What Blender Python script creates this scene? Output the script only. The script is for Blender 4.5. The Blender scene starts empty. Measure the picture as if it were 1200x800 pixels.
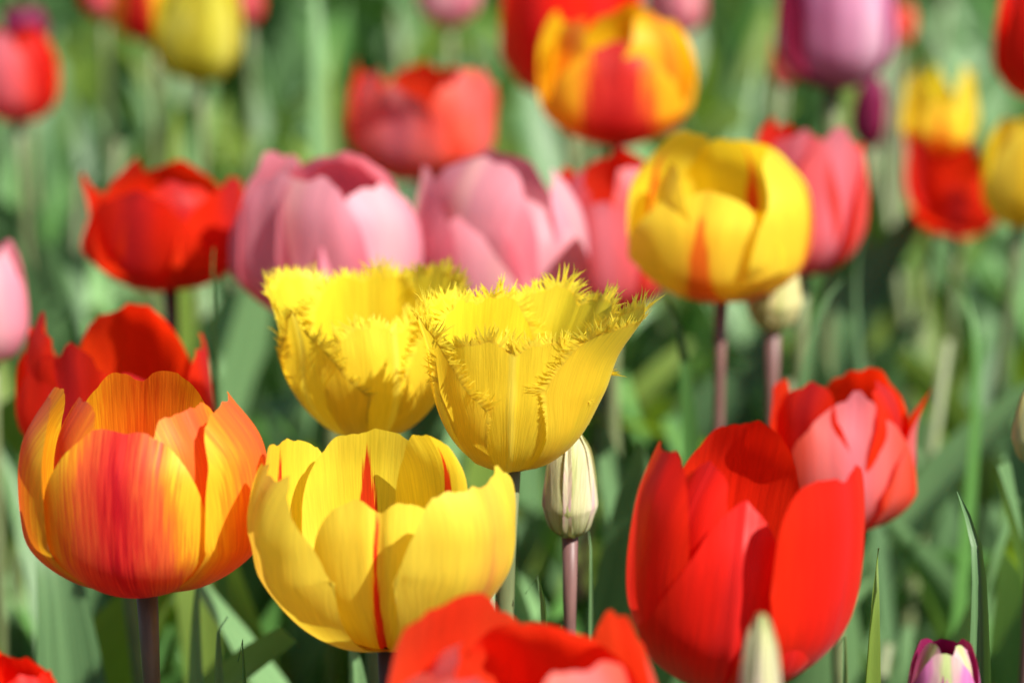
import bpy, math, random
import numpy as np
from mathutils import Vector, Matrix
from math import radians as R_, sin, cos, pi

S = bpy.context.scene
# ------------------------------------------------------------------ camera
CAM_Z, PITCH, LENS = 0.62, R_(15), 100.0
FPX = LENS / 36 * 1200.0
cam_d = bpy.data.cameras.new('camera'); cam = bpy.data.objects.new('camera', cam_d)
S.collection.objects.link(cam)
cam.location = (0, 0, CAM_Z); cam.rotation_euler = (pi/2 - PITCH, 0, 0)
cam_d.lens = LENS; cam_d.sensor_width = 36; cam_d.sensor_fit = 'HORIZONTAL'
cam_d.clip_start = 0.05; cam_d.clip_end = 500
cam_d.dof.use_dof = True; cam_d.dof.focus_distance = 0.812; cam_d.dof.aperture_fstop = 6.6
cam_d.dof.aperture_blades = 9
S.camera = cam
# ------------------------------------------------------------------ light
SUN = Vector((0.56, -0.46, 0.74)).normalized()
w = bpy.data.worlds.new('World'); S.world = w; w.use_nodes = True
nt = w.node_tree; bg = nt.nodes['Background']
sky = nt.nodes.new('ShaderNodeTexSky'); sky.sky_type = 'NISHITA'; sky.sun_disc = False
sky.sun_elevation = math.asin(SUN.z); sky.sun_rotation = math.atan2(SUN.x, SUN.y)
nt.links.new(sky.outputs[0], bg.inputs[0]); bg.inputs[1].default_value = 0.058
ld = bpy.data.lights.new('sun', 'SUN'); ld.energy = 5.0; ld.angle = R_(0.53); ld.color = (1, 0.95, 0.87)
lo = bpy.data.objects.new('sun', ld); S.collection.objects.link(lo)
lo.rotation_euler = SUN.to_track_quat('Z', 'Y').to_euler(); lo.location = SUN * 5
S.view_settings.view_transform = 'Standard'; S.view_settings.look = 'None'
S.view_settings.exposure = 0.86; S.view_settings.gamma = 1
S.cycles.max_bounces = 8; S.cycles.diffuse_bounces = 5; S.cycles.transmission_bounces = 4
S.cycles.use_denoising = True

# ------------------------------------------------------------------ helpers
C = S.collection
def at(px, py, d):
    """pixel of the 1200x800 photo + distance along the optical axis -> world point"""
    x = (px-600)/FPX*d; y = -(py-400)/FPX*d
    return Vector((x, d*cos(PITCH) + y*sin(PITCH), CAM_Z - d*sin(PITCH) + y*cos(PITCH)))
def tag(o, label, cat, group=None):
    o['label'] = label; o['category'] = cat
    if group: o['group'] = group
    return o
def empty(name, loc):
    o = bpy.data.objects.new(name, None); C.objects.link(o); o.location = loc
    o.empty_display_size = 0.02; return o
def mesh_obj(name, verts, faces, mat, parent=None, uvs=None, smooth=True):
    me = bpy.data.meshes.new(name); me.from_pydata([tuple(v) for v in verts], [], faces)
    if uvs is not None:
        uv = me.uv_layers.new(name='UVMap')
        li = np.zeros(len(me.loops), dtype=np.int32); me.loops.foreach_get('vertex_index', li)
        uv.data.foreach_set('uv', np.asarray(uvs, dtype=np.float32)[li].ravel())
    if smooth: me.polygons.foreach_set('use_smooth', [True]*len(me.polygons))
    me.materials.append(mat); me.update()
    o = bpy.data.objects.new(name, me); C.objects.link(o)
    if parent: o.parent = parent
    return o

# ------------------------------------------------------------------ materials
def N(nt, t, **kw):
    n = nt.nodes.new(t)
    for k, v in kw.items():
        if k.startswith('i'): n.inputs[int(k[1:])].default_value = v
        else: setattr(n, k, v)
    return n
def mth(nt, op, a, b=None, clamp=False):
    n = nt.nodes.new('ShaderNodeMath'); n.operation = op; n.use_clamp = clamp
    for i, x in enumerate((a, b)):
        if x is None: continue
        if isinstance(x, (int, float)): n.inputs[i].default_value = x
        else: nt.links.new(x, n.inputs[i])
    return n.outputs[0]
def ramp(nt, fac, stops, interp='EASE'):
    n = nt.nodes.new('ShaderNodeValToRGB'); cr = n.color_ramp; cr.interpolation = interp
    while len(cr.elements) < len(stops): cr.elements.new(0.5)
    for e, (p, c) in zip(cr.elements, stops):
        e.position = p; e.color = (*c, 1) if len(c) == 3 else c
    nt.links.new(fac, n.inputs[0]); return n.outputs[0]
def mixc(nt, f, a, b, mode='MIX'):
    n = nt.nodes.new('ShaderNodeMix'); n.data_type = 'RGBA'; n.blend_type = mode
    for sock, x in ((n.inputs[0], f), (n.inputs[6], a), (n.inputs[7], b)):
        if isinstance(x, (int, float)): sock.default_value = x
        elif isinstance(x, tuple): sock.default_value = (*x, 1)
        else: nt.links.new(x, sock)
    return n.outputs[2]

def petal_mat(name, outer, inner, av=0.0, noise=0.3, stripe=None, base=None, trans=0.55, rough=0.45, rib=0.0, tmul=(1.12, .90, .7), vein=.8, feather=.1, bump=.25, spec=.3):
    """outer / inner: colour stops from the midrib (0) to the margin (1); stripe=(colour,width,v0,v1,strength outside,inside)
    base=(colour,height)"""
    m = bpy.data.materials.new(name); m.use_nodes = True; nt = m.node_tree; nt.nodes.clear()
    out = N(nt, 'ShaderNodeOutputMaterial')
    uv = N(nt, 'ShaderNodeUVMap', uv_map='UVMap'); sep = N(nt, 'ShaderNodeSeparateXYZ')
    nt.links.new(uv.outputs[0], sep.inputs[0]); U, V = sep.outputs[0], sep.outputs[1]
    info = N(nt, 'ShaderNodeObjectInfo')
    d = mth(nt, 'MULTIPLY', mth(nt, 'ABSOLUTE', mth(nt, 'SUBTRACT', U, 0.5)), 2.0)
    def streak(su, sv, det=3):
        c = N(nt, 'ShaderNodeCombineXYZ')
        # veins fan out from the base: scale u by a v dependent factor
        fan = mth(nt, 'MULTIPLY', mth(nt, 'SUBTRACT', U, 0.5), mth(nt, 'SUBTRACT', 1.15, mth(nt, 'MULTIPLY', V, 0.3)))
        nt.links.new(mth(nt, 'MULTIPLY', fan, su), c.inputs[0]); nt.links.new(mth(nt, 'MULTIPLY', V, sv), c.inputs[1])
        nt.links.new(mth(nt, 'MULTIPLY', info.outputs['Random'], 37.0), c.inputs[2])
        t = N(nt, 'ShaderNodeTexNoise'); t.inputs['Scale'].default_value = 1; t.inputs['Detail'].default_value = det
        nt.links.new(c.outputs[0], t.inputs['Vector']); return t.outputs[0]
    fine = streak(95, 5); mid = streak(22, 3); blot = streak(4, 3, 2)
    nz = mth(nt, 'ADD', mth(nt, 'MULTIPLY', mth(nt, 'SUBTRACT', mid, 0.5), 1.0), mth(nt, 'MULTIPLY', mth(nt, 'SUBTRACT', blot, 0.5), 0.8))
    nzf = mth(nt, 'ADD', mth(nt, 'MULTIPLY', nz, noise), mth(nt, 'MULTIPLY', mth(nt, 'SUBTRACT', fine, 0.5), feather))
    x = mth(nt, 'ADD', mth(nt, 'ADD', d, mth(nt, 'MULTIPLY', mth(nt, 'SUBTRACT', V, 0.5), av)), nzf, clamp=True)
    co = ramp(nt, x, outer); ci = ramp(nt, x, inner)
    if base:
        bf = mth(nt, 'SUBTRACT', 1.0, mth(nt, 'DIVIDE', mth(nt, 'ADD', V, mth(nt, 'MULTIPLY', nz, 0.12)), base[1]), clamp=True)
        co = mixc(nt, bf, co, base[0]); ci = mixc(nt, bf, ci, base[0])
    if stripe:
        col, wd, v0, v1, so, si = stripe
        # a tapered flame: widest near v0, pointed at v1, feathered sideways
        tp = mth(nt, 'DIVIDE', mth(nt, 'SUBTRACT', v1, V), v1-v0, clamp=True)
        up = mth(nt, 'DIVIDE', mth(nt, 'SUBTRACT', V, v0-0.12), 0.14, clamp=True)
        wdt = mth(nt, 'MULTIPLY', mth(nt, 'MULTIPLY', tp, up), wd)
        dd = mth(nt, 'ABSOLUTE', mth(nt, 'ADD', mth(nt, 'SUBTRACT', U, 0.5), mth(nt, 'MULTIPLY', mth(nt, 'SUBTRACT', info.outputs['Random'], 0.5), 0.06)))
        dd = mth(nt, 'ADD', dd, mth(nt, 'ADD', mth(nt, 'MULTIPLY', mth(nt, 'SUBTRACT', fine, 0.5), 0.07), mth(nt, 'MULTIPLY', mth(nt, 'SUBTRACT', mid, 0.5), 0.04)))
        sm = mth(nt, 'MULTIPLY', mth(nt, 'SUBTRACT', wdt, dd), 60.0, clamp=True)
        co = mixc(nt, mth(nt, 'MULTIPLY', sm, so), co, col); ci = mixc(nt, mth(nt, 'MULTIPLY', sm, si), ci, col)
    geo = N(nt, 'ShaderNodeNewGeometry')
    c = mixc(nt, geo.outputs['Backfacing'], co, ci)
    # veins: slight value change
    vv = N(nt, 'ShaderNodeMapRange'); nt.links.new(fine, vv.inputs[0])
    vv.inputs[1].default_value = .3; vv.inputs[2].default_value = .7; vv.inputs[3].default_value = 1-.16*vein; vv.inputs[4].default_value = 1+.06*vein
    cc = N(nt, 'ShaderNodeCombineColor')
    for i in range(3): nt.links.new(vv.outputs[0], cc.inputs[i])
    c = mixc(nt, 1.0, c, cc.outputs[0], 'MULTIPLY')
    bm = N(nt, 'ShaderNodeBump'); bm.inputs['Strength'].default_value = bump; bm.inputs['Distance'].default_value = 0.0006
    hh = mth(nt, 'ADD', mth(nt, 'MULTIPLY', fine, 0.6), mth(nt, 'MULTIPLY', mid, 1.2))
    if rib: hh = mth(nt, 'ADD', hh, mth(nt, 'MULTIPLY', mth(nt, 'SUBTRACT', 1.0, mth(nt, 'MULTIPLY', d, 14.0), clamp=True), rib))
    nt.links.new(hh, bm.inputs['Height'])
    p = N(nt, 'ShaderNodeBsdfPrincipled'); nt.links.new(c, p.inputs['Base Color'])
    p.inputs['Roughness'].default_value = rough; p.inputs['Specular IOR Level'].default_value = spec
    p.inputs['Sheen Weight'].default_value = 0.05; p.inputs['Sheen Roughness'].default_value = 0.4
    nt.links.new(bm.outputs[0], p.inputs['Normal'])
    t = N(nt, 'ShaderNodeBsdfTranslucent'); nt.links.new(mixc(nt, 1.0, c, tmul, 'MULTIPLY'), t.inputs[0]); nt.links.new(bm.outputs[0], t.inputs[1])
    mx = N(nt, 'ShaderNodeMixShader', i0=trans)
    nt.links.new(p.outputs[0], mx.inputs[1]); nt.links.new(t.outputs[0], mx.inputs[2]); nt.links.new(mx.outputs[0], out.inputs[0])
    return m

def plant_mat(name, c1, c2, trans=0.18, rough=0.45, su=60, sv=2, tcol=None, spec=0.35, dummy=0):
    m = bpy.data.materials.new(name); m.use_nodes = True; nt = m.node_tree; nt.nodes.clear()
    out = N(nt, 'ShaderNodeOutputMaterial')
    uv = N(nt, 'ShaderNodeUVMap', uv_map='UVMap'); mp = N(nt, 'ShaderNodeMapping')
    mp.inputs['Scale'].default_value = (su, sv, 1); nt.links.new(uv.outputs[0], mp.inputs[0])
    info = N(nt, 'ShaderNodeObjectInfo')
    t1 = N(nt, 'ShaderNodeTexNoise'); t1.inputs['Scale'].default_value = 1; t1.inputs['Detail'].default_value = 3
    nt.links.new(mp.outputs[0], t1.inputs['Vector'])
    t2 = N(nt, 'ShaderNodeTexNoise'); t2.inputs['Scale'].default_value = 3.0
    nt.links.new(uv.outputs[0], t2.inputs['Vector'])
    f = mth(nt, 'ADD', mth(nt, 'MULTIPLY', t1.outputs[0], 0.5), mth(nt, 'MULTIPLY', t2.outputs[0], 0.3))
    f = mth(nt, 'ADD', f, mth(nt, 'MULTIPLY', info.outputs['Random'], 0.35))
    c = ramp(nt, f, [(0.3, c1), (0.85, c2)], 'LINEAR')
    bm = N(nt, 'ShaderNodeBump'); bm.inputs['Strength'].default_value = 0.3; bm.inputs['Distance'].default_value = 0.0006
    nt.links.new(t1.outputs[0], bm.inputs['Height'])
    p = N(nt, 'ShaderNodeBsdfPrincipled'); nt.links.new(c, p.inputs['Base Color'])
    p.inputs['Roughness'].default_value = rough; p.inputs['Specular IOR Level'].default_value = spec
    nt.links.new(bm.outputs[0], p.inputs['Normal'])
    if trans:
        t = N(nt, 'ShaderNodeBsdfTranslucent')
        nt.links.new(mixc(nt, 1.0, c, tcol or (1.3, 1.5, 0.5), 'MULTIPLY'), t.inputs[0])
        mx = N(nt, 'ShaderNodeMixShader', i0=trans)
        nt.links.new(p.outputs[0], mx.inputs[1]); nt.links.new(t.outputs[0], mx.inputs[2]); nt.links.new(mx.outputs[0], out.inputs[0])
    else: nt.links.new(p.outputs[0], out.inputs[0])
    return m

Y = (0.93, 0.73, 0.03)
M = {
 'orange': petal_mat('orange_flame_petal', [(0.0, (0.60, .012, .022)), (.16, (.74, .04, .03)), (.46, (.86, .17, .045)), (.64, (.90, .38, .025)), (.78, (.92, .68, .03))],
                     [(0, (.85, .10, .005)), (.5, (.88, .22, .008)), (.85, (.92, .42, .01)), (1, (.92, .6, .02))], av=0.3, noise=.26, base=((.75, .10, .03), .10), rib=.8, vein=1.0, feather=.55, bump=.3),
 'orangeside': petal_mat('orange_petal', [(0.0, (0.82, .14, .05)), (.45, (.86, .20, .03)), (.70, (.90, .36, .02)), (.90, (.92, .64, .03))],
                     [(0, (.86, .11, .005)), (.5, (.88, .24, .008)), (.85, (.92, .42, .01)), (1, (.92, .6, .02))], av=0.3, noise=.26, base=((.75, .10, .03), .10), rib=.8, vein=1.0, feather=.55, bump=.3),
 'topyellow': petal_mat('yellow_orange_petal', [(0.0, (0.85, .14, .01)), (.25, (.88, .35, .015)), (.5, (.92, .58, .02)), (1, (.92, .66, .02))], [(0, (.9, .45, .008)), (.4, (.92, .6, .01)), (1, (.92, .66, .02))], av=0.35, noise=.12),
 'topflame': petal_mat('yellow_flame_petal', [(0.0, (0.45, .01, .01)), (.35, (.6, .03, .02)), (.5, (.83, .2, .02)), (.6, (.92, .55, .02)), (1, (.92, .62, .02))],
                     [(0, (.85, .15, .005)), (.4, (.88, .35, .008)), (.7, (.92, .55, .01)), (1, (.92, .6, .02))], av=0.35, noise=.15, feather=.5),
 'yellowred': petal_mat('yellow_petal_red_stripe', [(0, (.85, .42, .08)), (.15, (.88, .58, .07)), (.45, (.93, .77, .07)), (1, (.94, .81, .08))],
                     [(0, (.93, .73, .04)), (1, (.94, .79, .07))], tmul=(1.06, 1.0, .8), av=.3, noise=.12, stripe=((.80, .05, .008), .13, .35, 1.0, 0.0, 1.0), base=((.88, .50, .01), .3), rib=.8),
 'yellowstripe': petal_mat('yellow_petal_red_midline', [(0, (.88, .5, .03)), (.2, (.92, .73, .06)), (1, (.94, .81, .08))],
                     [(0, (.93, .73, .04)), (1, (.94, .79, .07))], tmul=(1.06, 1.0, .8), av=.3, noise=.12, stripe=((.78, .035, .008), .06, .12, 1.02, 1.0, 1.0), base=((.88, .50, .01), .3), rib=.8),
 'yellowred_out': petal_mat('yellow_petal_red_flame_outside', [(0, (.88, .5, .03)), (.35, (.92, .73, .05)), (1, (.94, .79, .06))],
                     [(0, (.93, .73, .03)), (1, (.94, .79, .05))], tmul=(1.08, 1.0, .7), av=.3, noise=.15, stripe=((.82, .08, .01), .11, .25, .98, 0.75, 1.0), base=((.90, .58, .02), .25)),
 'fringe': petal_mat('fringed_yellow_petal', [(0, (.93, .80, .09)), (.10, (.92, .72, .04)), (1, (.93, .76, .05))], [(0, Y), (1, (.94, .78, .04))], noise=.1,
                     base=((.60, .48, .06), .14), rib=1.6, tmul=(1.06, 1.0, .8)),
 'fringe_tip': petal_mat('pale_yellow_fringe', [(0, (.94, .81, .07)), (1, (.94, .81, .07))], [(0, (.94, .81, .07)), (1, (.94, .81, .07))], trans=.55, tmul=(1.05, 1.0, .8)),
 'red': petal_mat('red_petal', [(0, (.74, .022, .018)), (.3, (.80, .018, .008)), (1, (.84, .026, .005))], [(0, (.84, .02, .004)), (1, (.88, .035, .006))], noise=.14, rib=1.4, trans=.45, rough=.42, vein=1.0, bump=.3, feather=.3, spec=.16),
 'redorange': petal_mat('scarlet_petal', [(0, (.60, .03, .03)), (.4, (.82, .035, .008)), (1, (.88, .05, .008))], [(0, (.85, .03, .004)), (1, (.9, .06, .006))], noise=.2, rough=.45, trans=.64, spec=.2),
 'salmon': petal_mat('salmon_petal', [(0, (.74, .22, .26)), (.4, (.80, .20, .18)), (.75, (.84, .12, .07)), (1, (.85, .06, .02))], [(0, (.84, .05, .006)), (1, (.88, .08, .015))], noise=.18),
 'coral': petal_mat('coral_red_petal', [(0, (.82, .20, .18)), (.4, (.88, .15, .10)), (1, (.88, .09, .04))], [(0, (.82, .04, .01)), (1, (.88, .08, .02))], noise=.3),
 'pink': petal_mat('pink_petal', [(0, (.88, .52, .50)), (.2, (.80, .38, .44)), (.6, (.82, .34, .41)), (1, (.86, .24, .32))], [(0, (.80, .26, .32)), (1, (.86, .34, .40))], noise=.3, tmul=(1.05, .92, .9), base=((.70, .16, .28), .3)),
 'pinkpale': petal_mat('pale_pink_petal', [(0, (.9, .55, .6)), (.5, (.88, .42, .52)), (1, (.88, .30, .40))], [(0, (.84, .3, .38)), (1, (.88, .4, .46))], noise=.2, tmul=(1.05, .95, .95)),
 'pinkred': petal_mat('rose_red_petal', [(0, (.78, .24, .30)), (.4, (.82, .16, .18)), (1, (.86, .07, .04))], [(0, (.82, .03, .01)), (1, (.85, .06, .02))], noise=.3, base=((.5, .03, .12), .3)),
 'magenta': petal_mat('magenta_petal', [(0, (.74, .30, .50)), (.4, (.84, .42, .62)), (1, (.92, .68, .80))], [(0, (.6, .16, .32)), (1, (.76, .3, .5))], noise=.25, tmul=(1.05, .95, 1), base=((.35, .02, .15), .35)),
 'purple': petal_mat('dark_purple_petal', [(0, (.32, .03, .12)), (1, (.36, .03, .12))], [(0, (.3, .02, .1)), (1, (.4, .04, .15))], noise=.3),
 'limeyellow': petal_mat('lime_yellow_petal', [(0, (.52, .46, .04)), (.5, (.70, .66, .07)), (1, (.80, .78, .17))], [(0, Y), (1, Y)], noise=.2, tmul=(1, 1.05, .8)),
 'yellow': petal_mat('plain_yellow_petal', [(0, (.86, .62, .03)), (.4, (.94, .82, .09)), (1, (.94, .84, .10))], [(0, Y), (1, Y)], noise=.2, tmul=(1.05, 1, .7)),
 'bud': petal_mat('cream_green_bud_petal', [(0, (.40, .46, .15)), (.35, (.58, .58, .30)), (.8, (.66, .60, .40)), (1, (.66, .42, .44))], [(0, (.6, .6, .3)), (1, (.6, .6, .3))], noise=.45, trans=.2, base=((.36, .44, .13), .35), feather=.5, vein=1.5, bump=.4),
 'budgreen': petal_mat('green_bud_petal', [(0, (.40, .46, .12)), (.5, (.58, .56, .24)), (1, (.66, .58, .26))], [(0, (.5, .5, .2)), (1, (.5, .5, .2))], noise=.5, trans=.2),
 'budpurple': petal_mat('purple_edged_bud_petal', [(0, (.46, .56, .22)), (.18, (.62, .42, .40)), (.4, (.66, .20, .46)), (1, (.55, .10, .33))], [(0, (.32, .01, .10)), (1, (.45, .03, .18))], av=-.1, noise=.4, trans=.25),
 'stem_brown': plant_mat('brown_green_stem', (.09, .06, .04), (.21, .16, .10), trans=0, su=6, sv=30),
 'stem_dark': plant_mat('dark_brown_stem', (.035, .02, .015), (.09, .05, .035), trans=0, su=6, sv=30),
 'stem_green': plant_mat('green_stem', (.10, .12, .05), (.20, .24, .11), trans=0, su=6, sv=30),
 'stem_purple': plant_mat('purple_stem', (.10, .045, .045), (.22, .12, .10), trans=0, su=6, sv=30),
 'leaf': plant_mat('tulip_leaf', (.012, .045, .008), (.145, .34, .08), tcol=(1.6, 1.7, .45), spec=.35, rough=.42),
 'leafb': plant_mat('bluish_tulip_leaf', (.022, .06, .02), (.24, .43, .18), tcol=(1.5, 1.6, .5), spec=.35, rough=.42),
 'leafy': plant_mat('yellowish_tulip_leaf', (.12, .20, .03), (.26, .36, .07), trans=.45, tcol=(1.4, 1.5, .5)),
 'margin': plant_mat('pale_leaf_margin', (.35, .42, .22), (.5, .55, .3), trans=0),
 'pistil': plant_mat('pistil', (.35, .38, .12), (.5, .5, .2), trans=0),
 'stamen': plant_mat('stamen', (.03, .015, .03), (.08, .04, .06), trans=0),
}
def soil_mat():
    m = bpy.data.materials.new('soil'); m.use_nodes = True; nt = m.node_tree; p = nt.nodes['Principled BSDF']
    tc = N(nt, 'ShaderNodeTexCoord'); t = N(nt, 'ShaderNodeTexNoise'); t.inputs['Scale'].default_value = 40; t.inputs['Detail'].default_value = 8
    nt.links.new(tc.outputs['Object'], t.inputs['Vector'])
    nt.links.new(ramp(nt, t.outputs[0], [(.3, (.018, .012, .008)), (.7, (.07, .045, .03))]), p.inputs['Base Color'])
    p.inputs['Roughness'].default_value = .95
    b = N(nt, 'ShaderNodeBump'); b.inputs['Distance'].default_value = .02; nt.links.new(t.outputs[0], b.inputs['Height']); nt.links.new(b.outputs[0], p.inputs['Normal'])
    return m
def stone_mat():
    m = bpy.data.materials.new('stone'); m.use_nodes = True; nt = m.node_tree; p = nt.nodes['Principled BSDF']
    tc = N(nt, 'ShaderNodeTexCoord'); t = N(nt, 'ShaderNodeTexNoise'); t.inputs['Scale'].default_value = 25; t.inputs['Detail'].default_value = 8
    nt.links.new(tc.outputs['Object'], t.inputs['Vector'])
    nt.links.new(ramp(nt, t.outputs[0], [(.3, (.06, .05, .052)), (.7, (.18, .16, .17))]), p.inputs['Base Color']); p.inputs['Roughness'].default_value = .9
    return m

# ------------------------------------------------------------------ ground
gv = []; gf = []
xs = np.concatenate([np.linspace(-60, -2, 8), np.linspace(-1.8, 1.8, 60), np.linspace(2, 60, 8)]); ys = np.concatenate([np.linspace(-10, 0, 4), np.linspace(.1, 5, 70), np.linspace(5.5, 120, 10)])
rg = np.random.RandomState(3)
for y_ in ys:
    for x_ in xs: gv.append((x_, y_, (rg.rand()-.5)*.016 if abs(x_) < 2 and 0 < y_ < 5 else 0))
nx = len(xs)
for j in range(len(ys)-1):
    for i in range(nx-1): gf.append((j*nx+i, j*nx+i+1, (j+1)*nx+i+1, (j+1)*nx+i))
g = mesh_obj('soil', gv, gf, soil_mat()); g['kind'] = 'structure'

# ------------------------------------------------------------------ petals
def spine_table(pts, n=80):
    P = np.array(pts, float); k = len(P)
    ext = np.vstack([2*P[0]-P[1], P, 2*P[-1]-P[-2]])
    out = []
    for i in range(k-1):
        p0, p1, p2, p3 = ext[i:i+4]
        for t in np.linspace(0, 1, n//(k-1), endpoint=False):
            out.append(.5*((2*p1)+(-p0+p2)*t+(2*p0-5*p1+4*p2-p3)*t*t+(-p0+3*p1-3*p2+p3)*t**3))
    out.append(P[-1]); out = np.array(out)
    s = np.concatenate([[0], np.cumsum(np.linalg.norm(np.diff(out, axis=0), axis=1))])
    return out, s
def petal(parent, mat, phi, R, rt, zt, W, s, seed=0, tip='round', vm=.5, cup=1.1, wave=.02, notch=0, peak=0, rib=.0,
          fringe=0, nu=27, nv=26, zb=.42, roll=0.0, flare=0.0, base_w=.28, side=0.0, M3=None, bulge=.74, skew=0, tuck=0, fan=0, taper=0, off=(0, 0, 0)):
    """all lengths in photo pixels at the bloom's distance; s = metres per pixel there.
    side: moves the tip sideways along the rim; flare: edges bend outwards near the top; tuck: tip edge folds inwards"""
    rnd = np.random.RandomState(seed*7+11)
    spts = [(1.5, 0), (R*(.52-.20*taper), zt*.055), (R*(.90-.26*taper), zt*(.22+.02*taper)), (R*(1-.06*taper), zt*zb), (rt+(R-rt)*bulge, zt*.76), (rt, zt)]
    tab, sl = spine_table(spts); L = sl[-1]
    ph = rnd.rand(8)*6.28
    us = np.sin(np.linspace(-1, 1, nu)*pi/2)*.35+np.linspace(-1, 1, nu)*.65
    e_r = np.array([cos(phi), sin(phi), 0]); T = np.array([-sin(phi), cos(phi), 0]); ez = np.array([0, 0, 1.])
    ex = {'round': (2.3, .5), 'oval': (2.0, .62), 'point': (1.25, .95), 'blunt': (3.4, .42), 'trunc': (4.5, .33)}[tip]
    def Ltop(u):
        sh = u-skew*(1-u*u)
        l = vm+(1-vm)*(max(1e-6, 1-abs(sh)**ex[0]))**ex[1]
        l += peak*math.exp(-(sh/.1)**2) - notch*math.exp(-(sh/.16)**2)
        l += wave*.55*(sin(u*7+ph[0])+.6*sin(u*13+ph[1])+.38*sin(u*23+ph[6])+.22*sin(u*41+ph[7])+.12*sin(u*67+ph[0]))*(1-vm)*(1-abs(u)**4)
        return l
    def P(u, t):
        a = t*Ltop(u); a = min(a, 1.12)
        q = min(a/vm, 1); fb = base_w+(1-base_w)*(q**fan if fan else sin(q*pi/2)**.9)
        x = u*W*fb
        aa = a*L
        if a <= 1: r = np.interp(aa, sl, tab[:, 0]); z = np.interp(aa, sl, tab[:, 1])
        a1, a2 = min(max(aa-2, 0), L-4), min(max(aa+2, 4), L)
        tr = np.interp(a2, sl, tab[:, 0])-np.interp(a1, sl, tab[:, 0]); tz = np.interp(a2, sl, tab[:, 1])-np.interp(a1, sl, tab[:, 1])
        h = math.hypot(tr, tz); tr /= h; tz /= h
        if a > 1:
            r = tab[-1, 0]+tr*(aa-L); z = tab[-1, 1]+tz*(aa-L)
        Rc = W*cup*(1.0+.25*a)
        ang = x/Rc
        lat = Rc*sin(ang); n = Rc*(1-cos(ang))
        n -= flare*W*abs(u)**3*a**3
        n += rib*W*math.exp(-(u/.07)**2)*(.3+.7*min(a*1.5, 1))*(-1)
        n += W*wave*(sin(u*3.1+a*2.3+ph[2])*.9+sin(u*6.3-a*4+ph[3])*.45*abs(u)+.35*sin(a*9+ph[4]+u*2)+.2*sin(u*15+a*5+ph[7])*a*a)*min(1, a*1.6)
        n += roll*W*max(0, a-.8)**2*12
        if tuck: n += tuck*W*max(0., abs(u)-.5)**2*4*a
        lat += side*a*a
        return (e_r*(r-tz*n)+ez*(z+tr*n)+T*lat), x, a
    V = []; UV = []
    ts = [1-(1-t)**1.15 for t in np.linspace(0, 1, nv)]
    for t in ts:
        for u in us:
            p, x, a = P(u, t); V.append(p); UV.append((.5+.5*u*(1 if a < vm else 1), a))
    F = []
    for j in range(nv-1):
        for i in range(nu-1): F.append((j*nu+i, j*nu+i+1, (j+1)*nu+i+1, (j+1)*nu+i))
    if fringe:
        t0 = .6
        dense = [(-1, t) for t in np.linspace(t0, 1, 60)]+[(u, 1) for u in np.linspace(-1, 1, 500)[1:-1]]+[(1, t) for t in np.linspace(1, t0, 60)]
        DP = np.array([P(u, t)[0] for u, t in dense]); dl = np.concatenate([[0], np.cumsum(np.linalg.norm(np.diff(DP, axis=0), axis=1))])
        nT = int(dl[-1]/1.25)
        for k in range(nT):
            q = (k+rnd.rand()*.8)/nT*dl[-1]; i0 = min(int(np.searchsorted(dl, q)), len(dense)-3); i0 = max(i0, 2)
            (u0, t_0) = dense[i0]; p0 = DP[i0]; td = DP[i0+2]-DP[i0-2]; td /= np.linalg.norm(td)+1e-9
            q0 = P(u0*.9, t_0*.93)[0]; dr = p0-q0; dr -= td*np.dot(dr, td); dr /= np.linalg.norm(dr)+1e-9
            nrm = np.cross(td, dr); nrm /= np.linalg.norm(nrm)+1e-9
            sd = 1.0 if t_0 > .999 else max(.10, .6*(t_0-t0)/(1-t0)*.45)
            clump = sin(q*.11+ph[5])+.6*sin(q*.29+ph[4])
            ln = fringe*(.35+.75*rnd.rand())*(.78+.25*sin(q*.06+ph[6]))*sd
            dd = dr+td*((rnd.rand()-.5)*.5+clump*.22)+nrm*((rnd.rand()-.5)*.45+.18*clump); dd /= np.linalg.norm(dd)
            bend = (td*(rnd.rand()-.5)+nrm*(rnd.rand()-.5))*ln*.35
            wd = 1.35+.8*rnd.rand(); b = len(V)
            m1 = p0+dd*ln*.4; m2 = p0+dd*ln*.75+bend*.35; e = p0+dd*ln+bend
            V += [p0-td*wd-dr*2, p0+td*wd-dr*2, m1+td*wd*.7, m1-td*wd*.7, m2+td*wd*.38, m2-td*wd*.38, e]
            UV += [(.5+.5*u0, .9), (.5+.5*u0, .9), (.5+.5*u0, .94), (.5+.5*u0, .94), (.5+.5*u0, .97), (.5+.5*u0, .97), (.5, 1)]
            F += [(b, b+1, b+2, b+3), (b+3, b+2, b+4, b+5), (b+5, b+4, b+6)]
    nbody = (nu-1)*(nv-1)
    A = np.array(V)*s
    if M3 is not None: A = A@np.array(M3).T
    A = A+np.array(off)
    o = mesh_obj('petal', A, F, mat, parent, UV)
    if fringe:
        o.data.materials.append(M['fringe_tip'])
        o.data.polygons.foreach_set('material_index', [0]*nbody+[1]*(len(F)-nbody))
    return o

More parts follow.
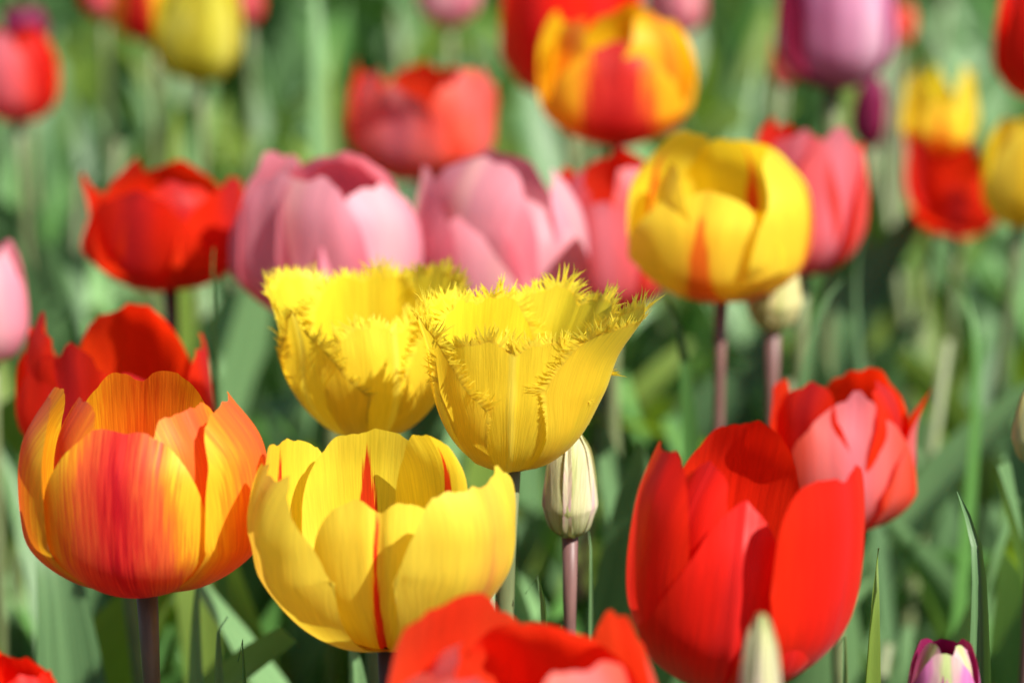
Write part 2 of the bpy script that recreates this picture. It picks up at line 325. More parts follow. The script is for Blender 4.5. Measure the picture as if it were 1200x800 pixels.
def tube(name, pts, rads, mat, parent, seg=12, caps=True):
    V = []; F = []; UV = []
    P = [np.array(p, float) for p in pts]; n = len(P)
    for i, p in enumerate(P):
        t = P[min(i+1, n-1)]-P[max(i-1, 0)]; t /= np.linalg.norm(t)
        a = np.cross(t, [0, 1, 0.01]); a /= np.linalg.norm(a); b = np.cross(t, a)
        for k in range(seg):
            th = 2*pi*k/seg; V.append(p+(a*cos(th)+b*sin(th))*rads[i]); UV.append((k/seg, i/(n-1)))
    for i in range(n-1):
        for k in range(seg):
            k2 = (k+1) % seg; F.append((i*seg+k, i*seg+k2, (i+1)*seg+k2, (i+1)*seg+k))
    if caps: F.append(tuple(range(seg))[::-1]); F.append(tuple((n-1)*seg+k for k in range(seg)))
    return mesh_obj(name, V, F, mat, parent, UV)

# ------------------------------------------------------------------ leaves
def leaf_geo(pts, W, face, fold=.35, twist=0.0, nv=22, nu=7, wmax=.38, seed=0, wave=.0):
    """ribbon along a curve; pts control points (metres), face = direction the leaf's face looks at, W half width"""
    rnd = np.random.RandomState(seed+5); ph = rnd.rand(4)*6.28
    tab, sl = spine_table3(pts); L = sl[-1]
    V = []; UV = []
    for j in range(nv):
        t = j/(nv-1); a = t*L
        p = np.array([np.interp(a, sl, tab[:, k]) for k in range(3)])
        q = np.array([np.interp(min(a+L*.02, L), sl, tab[:, k]) for k in range(3)])-np.array([np.interp(max(a-L*.02, 0), sl, tab[:, k]) for k in range(3)])
        q /= np.linalg.norm(q)+1e-9
        f = np.array(face, float); ax = Vector(q); f = np.array(Matrix.Rotation(twist*t, 3, ax) @ Vector(f))
        sd = np.cross(q, f); sd /= np.linalg.norm(sd)+1e-9; nn = np.cross(sd, q)
        if t < wmax: wd = .35+.65*sin(t/wmax*pi/2)
        else: wd = max(0, (1-((t-wmax)/(1-wmax))**1.7))**.85
        wd = max(wd, .004)*W
        for i in range(nu):
            u = -1+2*i/(nu-1)
            fo = fold*(1-.5*t)
            V.append(p+sd*u*wd*cos(fo*1.1)+nn*(abs(u)**1.4*wd*sin(fo*1.1)+wave*W*sin(t*9+ph[0]+(1.5 if u > 0 else 0))*abs(u)))
            UV.append((.5+.5*u, t))
    F = [(j*nu+i, j*nu+i+1, (j+1)*nu+i+1, (j+1)*nu+i) for j in range(nv-1) for i in range(nu-1)]
    return V, F, UV
def spine_table3(pts, n=60):
    P = np.array(pts, float); k = len(P); ext = np.vstack([2*P[0]-P[1], P, 2*P[-1]-P[-2]]); out = []
    for i in range(k-1):
        p0, p1, p2, p3 = ext[i:i+4]
        for t in np.linspace(0, 1, n//(k-1), endpoint=False):
            out.append(.5*((2*p1)+(-p0+p2)*t+(2*p0-5*p1+4*p2-p3)*t*t+(-p0+3*p1-3*p2+p3)*t**3))
    out.append(P[-1]); out = np.array(out)
    return out, np.concatenate([[0], np.cumsum(np.linalg.norm(np.diff(out, axis=0), axis=1))])

def leaf_variant(k):
    r = random.Random(100+k)
    L = r.uniform(.20, .31); th = r.uniform(.06, .38); bend = r.uniform(.1, .9)
    if k % 5 == 4: bend = r.uniform(1.3, 2.0)
    pts = [(0, 0, 0)]; a = th; x = z = 0
    for i in range(5):
        x += sin(a)*L/5; z += cos(a)*L/5; pts.append((x, r.uniform(-.006, .006), z)); a += bend/5*(.3+i*.35)
    W = r.uniform(.018, .038)
    return leaf_geo(pts, W, (-1, 0, .2), fold=r.uniform(.2, .8), twist=r.uniform(-.9, .9), seed=k, wave=r.uniform(0, .3), nv=16, nu=5)
LV = []
for k in range(18):
    V, F, UV = leaf_variant(k); me = bpy.data.meshes.new('leaf'); me.from_pydata([tuple(v) for v in V], [], F)
    uv = me.uv_layers.new(name='UVMap'); li = np.zeros(len(me.loops), dtype=np.int32); me.loops.foreach_get('vertex_index', li)
    uv.data.foreach_set('uv', np.asarray(UV, dtype=np.float32)[li].ravel()); me.polygons.foreach_set('use_smooth', [True]*len(me.polygons))
    me.materials.append(M[('leaf', 'leafb', 'leaf', 'leafb', 'leafy', 'leafb')[k % 6]]); LV.append(me)
def add_leaf(parent, rz, k=None, sc=1.0, off=(0, 0, 0), rnd=random):
    o = bpy.data.objects.new('leaf', LV[rnd.randrange(len(LV)) if k is None else k]); C.objects.link(o)
    o.parent = parent; o.rotation_euler = (0, 0, rz); o.scale = (sc, sc, sc); o.location = off
    return o

# ------------------------------------------------------------------ tulips
ROOTS = []
def tulip(name, label, cat, group, bx, by, d, petals, pm, stem='stem_brown', lean=(0, 0), stem_foot=None, stem_w=20, leaves=2, organs=False, seed=0, hd=False, yaw=0.0, kwall=None):
    """bx,by,d: foot of the bloom; lean=(x,y) tilt of the bloom in degrees (x right, y away)."""
    s = d/FPX; b = at(bx, by, d)
    foot = Vector((b.x+(stem_foot[0] if stem_foot else random.Random(seed).uniform(-.03, .03)), b.y+(stem_foot[1] if stem_foot else random.Random(seed+1).uniform(-.02, .05)), 0.0))
    root = empty(name, foot); tag(root, label, cat, group); ROOTS.append(foot)
    top = b-foot
    M3 = Matrix.Rotation(R_(lean[0]), 3, 'Y') @ Matrix.Rotation(R_(-lean[1]), 3, 'X') @ Matrix.Rotation(R_(yaw), 3, 'Z')
    ax = M3 @ Vector((0, 0, 1))
    m1 = top-ax*top.z*.35; pts = []
    for t in np.linspace(0, 1, 14):
        p = Vector((0, 0, -.01))*(1-t)**3+Vector((0, 0, top.z*.35))*3*t*(1-t)**2+m1*3*t*t*(1-t)+(top+ax*s*3)*t**3
        pts.append(p)
    rr = stem_w/2*s
    tube('stem', pts, [rr*(1.25-.25*t) for t in np.linspace(0, 1, 13)]+[rr*1.25], M[stem], root)
    for i, pk in enumerate(petals):
        k = dict(pk); k['phi'] = R_(k.pop('phi')); mm = M[k.pop('mat', pm)]; k.setdefault('seed', seed*10+i)
        if hd: k.setdefault('nu', 45); k.setdefault('nv', 42)
        if kwall: 
            for a, v in kwall.items(): k.setdefault(a, v)
        petal(root, mm, s=s, M3=M3, off=top, **k)
    if organs:
        tube('pistil', [top+ax*s*x for x in (5, 30, 70, 95, 105, 112)], [s*x for x in (9, 13, 12, 10, 17, 8)], M['pistil'], root, 8)
        for k in range(6):
            a = k*pi/3+.3; dv = M3 @ Vector((cos(a), sin(a), 0))
            tube('stamen', [top+dv*s*(8+x*.22)+ax*s*x for x in (6, 40, 55, 58, 85, 92)], [s*x for x in (3, 3, 2.5, 5.5, 6, 2)], M['stamen'], root, 6)
    r = random.Random(seed*13+5)
    a0 = r.uniform(0, 6.28)
    for i in range(leaves):
        add_leaf(root, a0+i*2.5+r.uniform(-.5, .5), sc=r.uniform(.75, 1.0), off=(0, 0, .01+i*.02), rnd=r)
    return root

def cupset(W, H, phi0, open_=.8, seed=0, tip='oval', jit=1.0, wide=1.0, **kw):
    """six petals of an ordinary tulip bloom W px wide and H px high"""
    r = random.Random(seed+77); out = []; R = W/2
    for i in range(6):
        outer = i < 3; ph = phi0+(i % 3)*120+(0 if outer else 60)+r.uniform(-8, 8)*jit
        k = dict(phi=ph, R=R*(1.0 if outer else .88), rt=R*open_*r.uniform(.92, 1.1)*(1 if outer else .78), zt=H*(1 if outer else 1.02)*r.uniform(.93, 1.04),
                 W=R*(.98 if outer else .92)*wide*r.uniform(.94, 1.05), tip=tip, wave=r.uniform(.04, .07), vm=r.uniform(.46, .54), cup=1.18 if outer else 1.0, peak=.02, notch=r.choice([0, 0, .03]), skew=r.uniform(-.12, .12), side=r.uniform(-6, 6), roll=r.uniform(-.25, .1) if outer else r.uniform(0, .3))
        k.update(kw); out.append(k)
    return out
FL = []  # filled below: each entry builds one flower
G_RED = 'red tulips in the bed'; G_PINK = 'pink tulips in the bed'; G_YEL = 'yellow tulips in the bed'

# --- orange and yellow flamed bloom, front left
tulip('orange_tulip', 'orange tulip with yellow-edged petals and a red flame on its front petal, front left', 'tulip', None, 172, 690, .80, [
    dict(phi=97, R=100, rt=76, zt=250, W=96, tip='round', notch=.05, vm=.6, seed=1, side=-4, wave=.04),
    dict(phi=207, R=106, rt=66, zt=240, W=84, tip='round', vm=.55, seed=2, wave=.03, mat='orangeside'),
    dict(phi=322, R=108, rt=76, zt=234, W=82, tip='blunt', vm=.5, seed=3, cup=1.15, wave=.03, mat='orangeside'),
    dict(phi=263, R=122, rt=86, zt=222, W=108, tip='round', vm=.5, seed=4, cup=1.15, notch=.012, wave=.02),
    dict(phi=182, R=142, rt=100, zt=240, W=98, tip='blunt', vm=.55, seed=5, cup=1.05, wave=.03, mat='orangeside'),
    dict(phi=350, R=144, rt=100, zt=236, W=104, tip='blunt', vm=.55, seed=6, cup=1.05, wave=.035, mat='orangeside'),
    ], 'orange', stem='stem_brown', stem_foot=(.026, .0), stem_w=21, seed=1, hd=True, organs=True, kwall=dict(bulge=.84))
# --- yellow bloom with red stripes, front centre
tulip('yellow_tulip', 'wide open yellow tulip with thin red stripes inside, lowest yellow bloom of the front group', 'tulip', None, 455, 757, .785, [
    dict(phi=104, R=116, rt=98, zt=238, W=94, tip='round', vm=.6, seed=1, side=4, wave=.035),
    dict(phi=154, R=144, rt=138, zt=232, W=98, tip='round', vm=.55, seed=2, wave=.045),
    dict(phi=50, R=106, rt=82, zt=244, W=66, tip='round', vm=.55, seed=3, roll=.3, wave=.03),
    dict(phi=266, R=94, rt=78, zt=204, W=86, tip='blunt', notch=.05, vm=.55, fan=.8, seed=4, rib=-.10, cup=1.2, mat='yellowstripe', wave=.025),
    dict(phi=206, R=166, rt=192, zt=206, W=112, tip='round', vm=.6, seed=5, cup=.74, rib=-.04, roll=1.2, wave=.05, zb=.5, bulge=.95, fan=.9, base_w=.2),
    dict(phi=321, R=158, rt=168, zt=226, W=116, tip='blunt', vm=.58, seed=6, cup=.85, wave=.05, rib=-.03, flare=.08, zb=.5, bulge=.95, roll=.5, fan=.95, base_w=.2),
    ], 'yellowred', stem='stem_dark', stem_foot=(.0, .0), stem_w=21, seed=2, hd=True, organs=True, kwall=dict(wave=.025, taper=.75))
# --- fringed yellow pair
tulip('fringed_tulip', 'fringed yellow tulip in front, spiky frayed petal rims, right one of the touching pair', 'tulip', 'fringed yellow tulips', 596, 550, .835, [
    dict(phi=118, R=86, rt=84, zt=188, W=74, tip='blunt', vm=.6, seed=1, wave=.06),
    dict(phi=50, R=94, rt=124, zt=192, W=94, tip='blunt', vm=.6, seed=2, flare=.1, wave=.07, notch=.03),
    dict(phi=158, R=90, rt=106, zt=186, W=74, tip='blunt', vm=.6, seed=3, wave=.06),
    dict(phi=270, R=84, rt=92, zt=176, W=88, tip='trunc', vm=.64, fan=.75, seed=4, rib=.02, cup=1.2, notch=.05, wave=.04),
    dict(phi=207, R=102, rt=122, zt=202, W=72, tip='point', vm=.5, fan=.85, seed=5, cup=.85, wave=.04),
    dict(phi=343, R=110, rt=152, zt=204, W=88, tip='oval', vm=.58, seed=6, cup=.7, fan=1.0, flare=.1, wave=.05),
    ], 'fringe', stem='stem_green', stem_foot=(-.002, .0), stem_w=23, seed=3, hd=True, organs=True, kwall=dict(fringe=29, zb=.5, base_w=.2, taper=.6), lean=(2, 0))
tulip('fringed_tulip', 'fringed yellow tulip behind, left one of the touching pair, partly covered by its neighbour', 'tulip', 'fringed yellow tulips', 436, 512, .90, [
    dict(phi=95, R=84, rt=88, zt=172, W=74, tip='blunt', vm=.6, seed=11),
    dict(phi=42, R=92, rt=112, zt=178, W=74, tip='blunt', vm=.6, seed=12, flare=.15),
    dict(phi=158, R=96, rt=118, zt=176, W=78, tip='blunt', vm=.6, seed=13, flare=.1),
    dict(phi=292, R=88, rt=82, zt=156, W=80, tip='trunc', vm=.62, seed=14, rib=.02, cup=1.2, notch=.04),
    dict(phi=222, R=104, rt=118, zt=166, W=84, tip='point', vm=.5, fan=.85, seed=15, cup=.85),
    dict(phi=345, R=96, rt=104, zt=180, W=74, tip='oval', vm=.55, seed=16, cup=1.0),
    ], 'fringe', stem='stem_green', stem_foot=(.0, .01), stem_w=20, seed=4, hd=True, kwall=dict(fringe=26, wave=.06, zb=.48, base_w=.2, taper=.6))
# --- big red bloom, front right
tulip('red_tulip', 'tall deep red tulip with overlapping petals, largest red bloom, front right', 'tulip', G_RED, 842, 800, .76, [
    dict(phi=88, R=92, rt=44, zt=312, W=94, tip='oval', vm=.5, seed=1, side=-10, wave=.035),
    dict(phi=226, R=98, rt=52, zt=276, W=74, tip='oval', vm=.5, seed=2, wave=.04, cup=.9, peak=.03),
    dict(phi=299, R=138, rt=112, zt=206, W=62, tip='point', vm=.5, fan=.7, seed=3, wave=.03, cup=1.2),
    dict(phi=268, R=122, rt=66, zt=250, W=116, tip='point', vm=.42, seed=4, cup=1.1, peak=.0, side=8, wave=.028, rib=.025),
    dict(phi=198, R=124, rt=92, zt=292, W=92, tip='blunt', vm=.5, seed=5, cup=.95, wave=.035),
    dict(phi=322, R=150, rt=136, zt=292, W=102, tip='trunc', vm=.66, seed=6, cup=1.35, notch=.02, wave=.025, fan=.7),
    ], 'red', stem='stem_purple', stem_foot=(.0, .01), stem_w=20, seed=5, hd=True, organs=True, lean=(4, 0), kwall=dict(bulge=.8, taper=.25))

# --- the softer blooms around them
def cup_tulip(name, label, cat, group, bx, by, d, W, H, phi0, mat, open_=.8, tip='oval', stem='stem_green', seed=0, stem_w=16, leaves=2, lean=(0, 0), over=None, jit=1.0, wide=1.0, stem_foot=None, **kw):
    ps = cupset(W, H, phi0, open_, seed, tip, jit, wide, **kw)
    if over:
        for i, o_ in over.items(): ps[i].update(o_)
    return tulip(name, label, cat, group, bx, by, d, ps, mat, stem=stem, seed=seed, stem_w=stem_w, leaves=leaves, lean=lean, stem_foot=stem_foot)

cup_tulip('coral_tulip', 'coral red tulip cut off by the bottom edge, blurred in front of the yellow blooms', 'tulip', G_RED, 618, 946, .68, 302, 212, 262, 'coral', .78, 'round', seed=21, stem_w=26,
          over={0: dict(phi=232), 1: dict(phi=15), 2: dict(phi=130), 3: dict(phi=310, zt=205), 4: dict(phi=70), 5: dict(phi=180)})
cup_tulip('salmon_tulip', 'salmon pink tulip with a red inside, just behind the tall red tulip', 'tulip', G_PINK, 982, 622, .97, 165, 186, 285, 'redorange', .82, 'oval', seed=22,
          over={0: dict(phi=274, mat='salmon', zt=174, rt=52, W=88, notch=0), 1: dict(phi=352, rt=92, tip='point', zt=172, mat='salmon'), 2: dict(phi=165), 4: dict(phi=60, rt=60)})
cup_tulip('red_tulip', 'bright red tulip half hidden behind the orange flamed bloom', 'tulip', G_RED, 140, 545, .97, 232, 176, 250, 'redorange', .84, 'oval', seed=23, wide=.85, wave=.085, peak=.03, cup=.95,
          over={0: dict(phi=248, zt=165), 1: dict(phi=350, zt=160), 2: dict(phi=165, zt=150, rt=108), 3: dict(phi=300, zt=130)})
cup_tulip('scarlet_tulip', 'scarlet tulip with pointed spreading petals, left of the pink blooms', 'tulip', G_RED, 200, 338, 1.12, 172, 138, 235, 'redorange', .92, 'oval', seed=24, wide=1.1, peak=.04, wave=.035, notch=0,
          over={0: dict(phi=245, zt=128), 1: dict(phi=335, zt=134, tip='oval', W=92), 2: dict(phi=178, zt=134, rt=96, tip='point'), 5: dict(phi=140, zt=148, tip='point'), 4: dict(phi=95, zt=140)}, stem='stem_dark', stem_w=14)
cup_tulip('pink_tulip', 'pink tulip left of the middle, right petal tinted as sunlit, behind the fringed pair', 'tulip', G_PINK, 387, 378, 1.07, 194, 198, 238, 'pink', .66, 'round', seed=25, wide=1.1,
          over={0: dict(phi=242, zt=190, rt=62), 1: dict(phi=322, mat='pinkpale', zt=168, rt=62), 2: dict(phi=150, zt=190), 3: dict(phi=80)})  # paler material on the right petal paints in the sunlit side
cup_tulip('pink_tulip', 'pink tulip in the middle standing above the fringed yellow rims', 'tulip', G_PINK, 588, 395, 1.10, 208, 216, 285, 'pink', .68, 'round', seed=26, wide=1.08,
          over={0: dict(phi=272, zt=180, rt=58), 1: dict(phi=342, mat='pinkpale', zt=198, rt=62, tip='oval', W=62), 2: dict(phi=190, zt=205, rt=80), 3: dict(phi=225, rt=70, zt=180)})
cup_tulip('rose_tulip', 'rose pink tulip with a red inside, right of the middle pink bloom', 'tulip', G_PINK, 718, 364, 1.15, 150, 172, 262, 'pinkred', .8, 'round', seed=27,
          over={0: dict(phi=262, zt=140), 1: dict(phi=345, zt=160), 2: dict(phi=160)})
cup_tulip('coral_tulip', 'blurred coral tulip above the gap between the two pink blooms', 'tulip', G_RED, 495, 212, 1.32, 170, 132, 262, 'coral', .98, 'oval', seed=28, wave=.09, peak=.05, cup=.9,
          over={0: dict(phi=250, mat='salmon', zt=118), 1: dict(phi=340, zt=124, rt=78, W=90), 2: dict(phi=150)})
cup_tulip('yellow_tulip', 'round yellow tulip with red feathering, on a purplish stem right of the middle', 'tulip', G_YEL, 845, 350, 1.04, 190, 186, 262, 'yellowred_out', .80, 'round', seed=29, wide=1.08, stem='stem_purple', stem_w=13,
          over={0: dict(phi=250, zt=140, W=106, rt=66, R=100), 1: dict(phi=340, zt=180, W=108, rt=56, R=102), 2: dict(phi=140, zt=190, rt=56, W=106, R=100), 3: dict(phi=300, zt=112, rt=56), 4: dict(phi=60, zt=184, rt=52), 5: dict(phi=190, zt=164, rt=60)}, stem_foot=(0, .01), bulge=.9, wave=.03, side=0, skew=0, roll=0)
cup_tulip('rose_tulip', 'rose red tulip behind the right side of the round yellow bloom', 'tulip', G_PINK, 940, 322, 1.16, 132, 172, 300, 'pinkred', .82, 'oval', seed=30,
          over={0: dict(phi=300), 1: dict(phi=5, zt=160, rt=62), 2: dict(phi=150)})
cup_tulip('flamed_tulip', 'yellow tulip with a dark red flame, blurred at the top before a red bloom', 'tulip', G_YEL, 722, 168, 1.22, 174, 152, 265, 'topyellow', .80, 'oval', seed=31, stem='stem_dark', stem_w=12,
          over={0: dict(phi=268, zt=128, W=92, tip='oval', mat='topflame', R=94, rt=72, cup=1.2, roll=0, side=0), 1: dict(phi=20), 2: dict(phi=155)})
cup_tulip('red_tulip', 'blurred red tulip cut by the top edge, behind the yellow and red flamed bloom', 'tulip', G_RED, 672, 122, 1.36, 160, 180, 240, 'red', .85, 'oval', seed=32)
cup_tulip('magenta_tulip', 'large magenta pink tulip cut by the top edge at the right', 'tulip', G_PINK, 976, 105, 1.33, 140, 170, 250, 'magenta', .75, 'oval', seed=33, over={2: dict(phi=185, mat='purple')})  # darker material on the left petal paints in the side turned from the sun
cup_tulip('purple_tulip', 'small dark purple tulip bud just below the magenta bloom', 'tulip', 'tulip buds', 1018, 172, 1.45, 42, 85, 250, 'purple', .3, 'point', seed=34, stem_w=10)
cup_tulip('pink_tulip', 'faint pink tulip at the top edge above the coral bloom', 'tulip', G_PINK, 527, 30, 1.62, 72, 85, 250, 'pinkpale', .6, 'oval', seed=35, stem_w=9)
cup_tulip('rose_tulip', 'blurred rose tulip at the top edge between the flamed and the magenta bloom', 'tulip', G_PINK, 792, 42, 1.55, 70, 80, 250, 'pink', .6, 'oval', seed=36, stem_w=9)
cup_tulip('red_tulip', 'blurred red tulip with a warm orange top at the upper left edge', 'tulip', G_RED, 22, 143, 1.42, 96, 108, 255, 'redorange', .7, 'oval', seed=37, stem_w=10, over={0: dict(mat='pinkred')})
cup_tulip('magenta_tulip', 'small magenta tulip peeking over the blurred red bloom at the upper left edge', 'tulip', G_PINK, 32, 62, 1.55, 52, 52, 255, 'purple', .7, 'oval', seed=38, stem_w=9)
cup_tulip('lime_tulip', 'blurred lime yellow tulip near the top left corner', 'tulip', G_YEL, 236, 97, 1.45, 98, 118, 262, 'limeyellow', .7, 'round', seed=39, stem_w=10)
cup_tulip('orange_tulip', 'blurred orange tulip at the top edge, left of the lime yellow bloom', 'tulip', G_YEL, 178, 50, 1.6, 88, 90, 262, 'topflame', .8, 'oval', seed=40, stem_w=9)
cup_tulip('red_tulip', 'small red tulip at the top edge, second left of the lime yellow bloom', 'tulip', G_RED, 122, 22, 1.7, 50, 60, 262, 'pinkred', .8, 'oval', seed=41, stem_w=8)
cup_tulip('rose_tulip', 'small blurred rose tulip at the top edge, right of the lime yellow bloom', 'tulip', G_PINK, 291, 30, 1.72, 36, 60, 262, 'pinkred', .6, 'oval', seed=42, stem_w=8)
cup_tulip('yellow_tulip', 'blurred yellow tulip with ragged upright petals, above the red bloom at the right', 'tulip', G_YEL, 1098, 178, 1.46, 86, 98, 270, 'yellow', .95, 'point', seed=43, stem_w=10, over={0: dict(zt=70, mat='yellowred_out')})
cup_tulip('red_tulip', 'blurred red tulip with spreading petals under the yellow bloom at the right', 'tulip', G_RED, 1120, 278, 1.44, 124, 126, 265, 'redorange', 1.1, 'point', seed=44, wide=.88, stem_w=11, taper=.7, over={1: dict(phi=15, zt=120), 0: dict(zt=78)})
cup_tulip('yellow_tulip', 'blurred yellow tulip cut by the right edge', 'tulip', G_YEL, 1193, 266, 1.25, 92, 132, 262, 'yellow', .75, 'oval', seed=45, stem_w=11, lean=(4, 0))
cup_tulip('flamed_tulip', 'red tulip with an orange flame cut by the top right corner', 'tulip', G_RED, 1222, 120, 1.25, 112, 150, 262, 'red', .8, 'oval', seed=46, stem_w=11, over={1: dict(phi=300, mat='topflame')})
cup_tulip('pink_tulip', 'pale pink tulip cut by the left edge', 'tulip', G_PINK, -10, 425, 1.08, 88, 145, 285, 'pinkpale', .6, 'oval', seed=47, stem_w=13)
cup_tulip('orange_tulip', 'small blurred orange tulip at the top behind the magenta bloom', 'tulip', G_YEL, 1052, 55, 1.75, 36, 50, 262, 'coral', .6, 'oval', seed=48, stem_w=8)
cup_tulip('salmon_tulip', 'small blurred salmon bud left below the magenta bloom', 'tulip', 'tulip buds', 918, 100, 1.6, 34, 62, 262, 'salmon', .3, 'oval', seed=49, stem_w=8)
cup_tulip('red_tulip', 'red tulip whose petal tips just show at the bottom left corner', 'tulip', G_RED, 20, 935, .73, 120, 165, 250, 'red', .8, 'round', seed=50, stem_w=20)
# --- buds
def bud(label, bx, by, d, W, H, mat, stem, seed, stem_w, rt=.10, **kw):
    r = random.Random(seed); ps = []
    for i in range(6):
        o = i < 3
        k = dict(phi=262+(i % 3)*120+(0 if o else 60), R=W/2*(1 if o else .93), rt=W/2*rt*(1.2 if o else .7), zt=H*(r.uniform(.95, 1)), W=W/2*1.15, tip='oval', cup=.88, vm=.36, wave=.02, zb=.36, bulge=.60, base_w=.45)
        k.update(kw); ps.append(k)
    return tulip('tulip_bud', label, 'tulip bud', 'tulip buds', bx, by, d, ps, mat, stem=stem, seed=seed, stem_w=stem_w, stem_foot=(.0, .01), hd=True, leaves=1)
bud('cream green bud with a pink blush on a purple stem, under the fringed yellow bloom', 668, 629, .855, 64, 138, 'bud', 'stem_purple', 61, 15)
bud('blurred pale green tulip bud under the round yellow bloom', 906, 388, 1.06, 64, 116, 'budgreen', 'stem_purple', 62, 15)
bud('olive green tulip bud cut by the right edge', 1214, 545, .90, 58, 110, 'budgreen', 'stem_purple', 63, 14)
bud('pale green bud tip at the bottom edge in front of the tall red bloom', 889, 880, .66, 52, 172, 'bud', 'stem_green', 64, 14)
bud('blurred cream bud low at the left edge', 12, 590, 1.15, 34, 56, 'bud', 'stem_green', 65, 9)
b_ = bud('purple and green tulip bud opening at the bottom right edge', 1104, 866, .775, 86, 124, 'budpurple', 'stem_green', 66, 20, rt=.55)

# --- small fresh bud sepal beside it
# ------------------------------------------------------------------ single leaves that stand out
def leaf_plant(label, specs, foot, name='tulip_leaf_shoot'):
    """specs: list of (tip px, tip py, d, [mid px, mid py, d], half width m, face, fold, twist, mat)"""
    f = Vector((foot[0], foot[1], 0)); root = empty(name, f); tag(root, label, 'tulip leaf', 'single tulip leaves standing up')
    for i, (tip, mid, W, face, fold, tw, mat) in enumerate(specs):
        p3 = at(*tip)-f; p2 = at(*mid)-f; p1 = Vector((p2.x*.45, p2.y*.45, p2.z*.5))
        V, F, UV = leaf_geo([(0, 0, 0), p1, p2, p3], W, face, fold, tw, nv=40, nu=9, wmax=.45, seed=i+3, wave=.06)
        mesh_obj('leaf', V, F, M[mat], root, UV)
    return root
def under(px, py, d, dx=0, dy=0):
    p = at(px, py, d); return (p.x+dx, p.y+dy)
leaf_plant('narrow blue-green tulip leaf standing upright near the right edge', [((1122, 576, .80), (1150, 715, .79), .0085, (-.6, -.8, .2), 1.0, .3, 'leafb')], under(1185, 800, .79, .0))
leaf_plant('short bright green pointed tulip leaf to the right under the salmon bloom', [((1029, 642, .83), (1022, 745, .82), .0075, (.3, -.9, .1), .5, .3, 'leafy')], under(1012, 800, .82))
leaf_plant('small green leaf tip at the bottom edge right of the tall red bloom', [((979, 760, .76), (992, 800, .76), .004, (-.7, -.7, .1), .9, 0, 'leafb')], under(1010, 860, .76))
leaf_plant('slim green leaf standing right beside the cream bud stem', [((690, 622, .87), (693, 690, .87), .0022, (-.3, -.9, .1), .3, 0, 'leafb'), ((615, 696, .84), (640, 725, .84), .006, (-.8, -.5, .1), .9, 0, 'leafb')], under(700, 800, .87))
leaf_plant('pale green leaf with a brown tip between the orange and the yellow bloom', [((266, 722, .86), (252, 790, .86), .010, (.6, -.7, .1), .8, .3, 'leafb'), ((279, 775, .80), (284, 800, .80), .007, (.8, -.5, .1), .8, .3, 'leaf')], under(240, 860, .86))
leaf_plant('broad grey-green leaf leaning behind the orange bloom at the lower left', [((25, 560, .98), (70, 690, .96), .018, (.1, -1, .3), .25, .2, 'leafb')], under(120, 860, .95))
leaf_plant('broad green leaf beside the stem of the yellow bloom at the bottom', [((395, 745, .90), (418, 800, .90), .012, (.2, -1, .2), .3, .2, 'leafb')], under(440, 860, .90))
leaf_plant('upright green leaf behind the orange bloom stem', [((245, 640, .92), (228, 740, .92), .006, (.3, -.9, .2), .6, .2, 'leafb')], under(215, 860, .92))
leaf_plant('dark narrow leaf rising in front of the scarlet bloom', [((250, 290, 1.0), (249, 370, 1.0), .005, (.9, .3, .1), .7, .1, 'leaf')], under(250, 480, 1.02))
leaf_plant('arching green leaves below the round yellow bloom', [((770, 330, 1.04), (800, 440, 1.04), .009, (.4, -.8, .3), .6, .3, 'leaf'), ((990, 325, 1.06), (950, 420, 1.06), .008, (-.3, -.8, .3), .5, .3, 'leafb')], under(850, 560, 1.05))
leaf_plant('tall lit leaves right of the rose red bloom', [((1092, 290, 1.16), (1140, 420, 1.14), .007, (.6, -.8, .3), .7, .5, 'leaf'), ((1020, 240, 1.22), (1000, 380, 1.2), .008, (.6, -.7, .2), .7, .5, 'leafb')], under(1100, 560, 1.12))

leaf_plant('pale yellow-green upright leaf between the lime yellow and the scarlet bloom', [((207, 118, 1.36), (206, 210, 1.34), .011, (.3, -.9, .3), .3, .2, 'leafy')], under(206, 400, 1.34))
leaf_plant('tall light green leaf rising to the top edge left of the coral bloom', [((368, -60, 1.5), (372, 90, 1.48), .008, (.3, -.9, .3), .4, .3, 'leafb'), ((395, 20, 1.6), (385, 140, 1.6), .009, (.5, -.8, .3), .4, .3, 'leafy')], under(372, 330, 1.48))

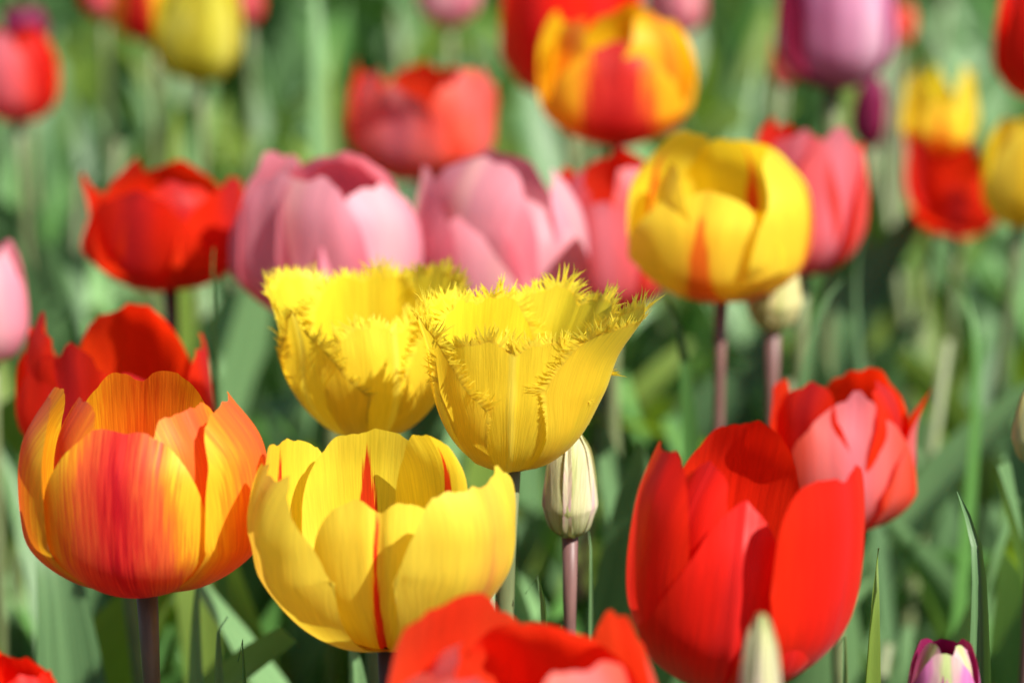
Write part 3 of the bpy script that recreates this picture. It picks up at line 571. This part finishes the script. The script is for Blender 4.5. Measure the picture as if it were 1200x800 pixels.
# ------------------------------------------------------------------ foliage of the bed
rnd = random.Random(42); spots = []
def ok(x, y, dmin):
    return all((x-a)**2+(y-b)**2 > dmin*dmin for a, b in spots)
n = 0; tries = 0
while n < 285 and tries < 20000:
    tries += 1
    y = .66+(2.5-.66)*rnd.random()**.9; hw = .19*y+.10; x = rnd.uniform(-hw, hw)
    if x > .32 and y > 1.9 and rnd.random() < .7: continue
    if ok(x, y, .055 if y < 1.3 else .075): spots.append((x, y)); n += 1
GREEN_L = ['leafy tulip plant without a bloom among the other leaves of the bed']
for (x, y) in spots:
    # keep the line from the lens to the front blooms free: plants close to the camera stay short
    near = y < .86
    root = empty('tulip_plant', (x, y, 0)); tag(root, GREEN_L[0], 'tulip plant', 'leafy tulip plants filling the bed')
    a0 = rnd.uniform(0, 6.28)
    for i in range(3 if y < 1.6 else 4):
        add_leaf(root, a0+i*2.2+rnd.uniform(-.4, .4), sc=rnd.uniform(.62, .8) if near else rnd.uniform(.85, 1.15), rnd=rnd)
    if rnd.random() < .3 and y > 1.0: 
        h = rnd.uniform(.22, .33); tube('stem', [(0, 0, 0), (rnd.uniform(-.01, .01), 0, h*.5), (rnd.uniform(-.02, .02), 0, h)], [.0035, .003, .0025], M['stem_green' if rnd.random() < .85 else 'stem_brown'], root, 6)
# the far end of the bed reads as one mass of leaves
V = []; F = []; UV = []
rn = np.random.RandomState(9)
for q in range(2300):
    y = rn.uniform(2.5, 4.6); x = rn.uniform(-1.25, 1.25)
    if q >= 1500:  # the flanks of the bed
        y = rn.uniform(.7, 2.6); x = (1 if rn.rand() < .5 else -1)*(.19*y+.13+rn.rand()*.55)
        if x > .3 and y > 1.9: continue
    if q < 1500 and x > .28 and y < 3.0: continue
    v, f, uv_ = [np.array(z_) for z_ in leaf_variant(q % 18)]
    a = rn.rand()*6.28; sc = rn.uniform(.9, 1.25); ca, sa = cos(a), sin(a)
    v = v*sc; v = np.stack([v[:, 0]*ca-v[:, 1]*sa+x, v[:, 0]*sa+v[:, 1]*ca+y, v[:, 2]], 1)
    F.append(f+sum(map(len, V))); V.append(v); UV.append(uv_)
far = mesh_obj('tulip_foliage', np.vstack(V), [tuple(int(i) for i in r_) for r_ in np.vstack(F)], M['leaf'], None, np.vstack(UV))
far['kind'] = 'stuff'; far['label'] = 'far mass of tulip leaves closing the top of the picture'; far['category'] = 'foliage'

# ------------------------------------------------------------------ grey stone in the gap at the upper right
import bmesh
bm = bmesh.new(); bmesh.ops.create_icosphere(bm, subdivisions=4, radius=1)
from mathutils import noise
for v in bm.verts:
    v.co *= 1+.22*noise.noise(v.co*1.3)+.07*noise.noise(v.co*4)
    v.co = Vector((v.co.x*.055, v.co.y*.06, max(v.co.z, -.5)*.045))
me = bpy.data.meshes.new('stone'); bm.to_mesh(me); bm.free(); me.materials.append(stone_mat())
me.polygons.foreach_set('use_smooth', [True]*len(me.polygons))
st = bpy.data.objects.new('stone', me); C.objects.link(st); st.location = at(1088, 150, 2.45); st.location.z = .05
tag(st, 'blurred grey stone lying in the gap at the upper right of the bed', 'stone')
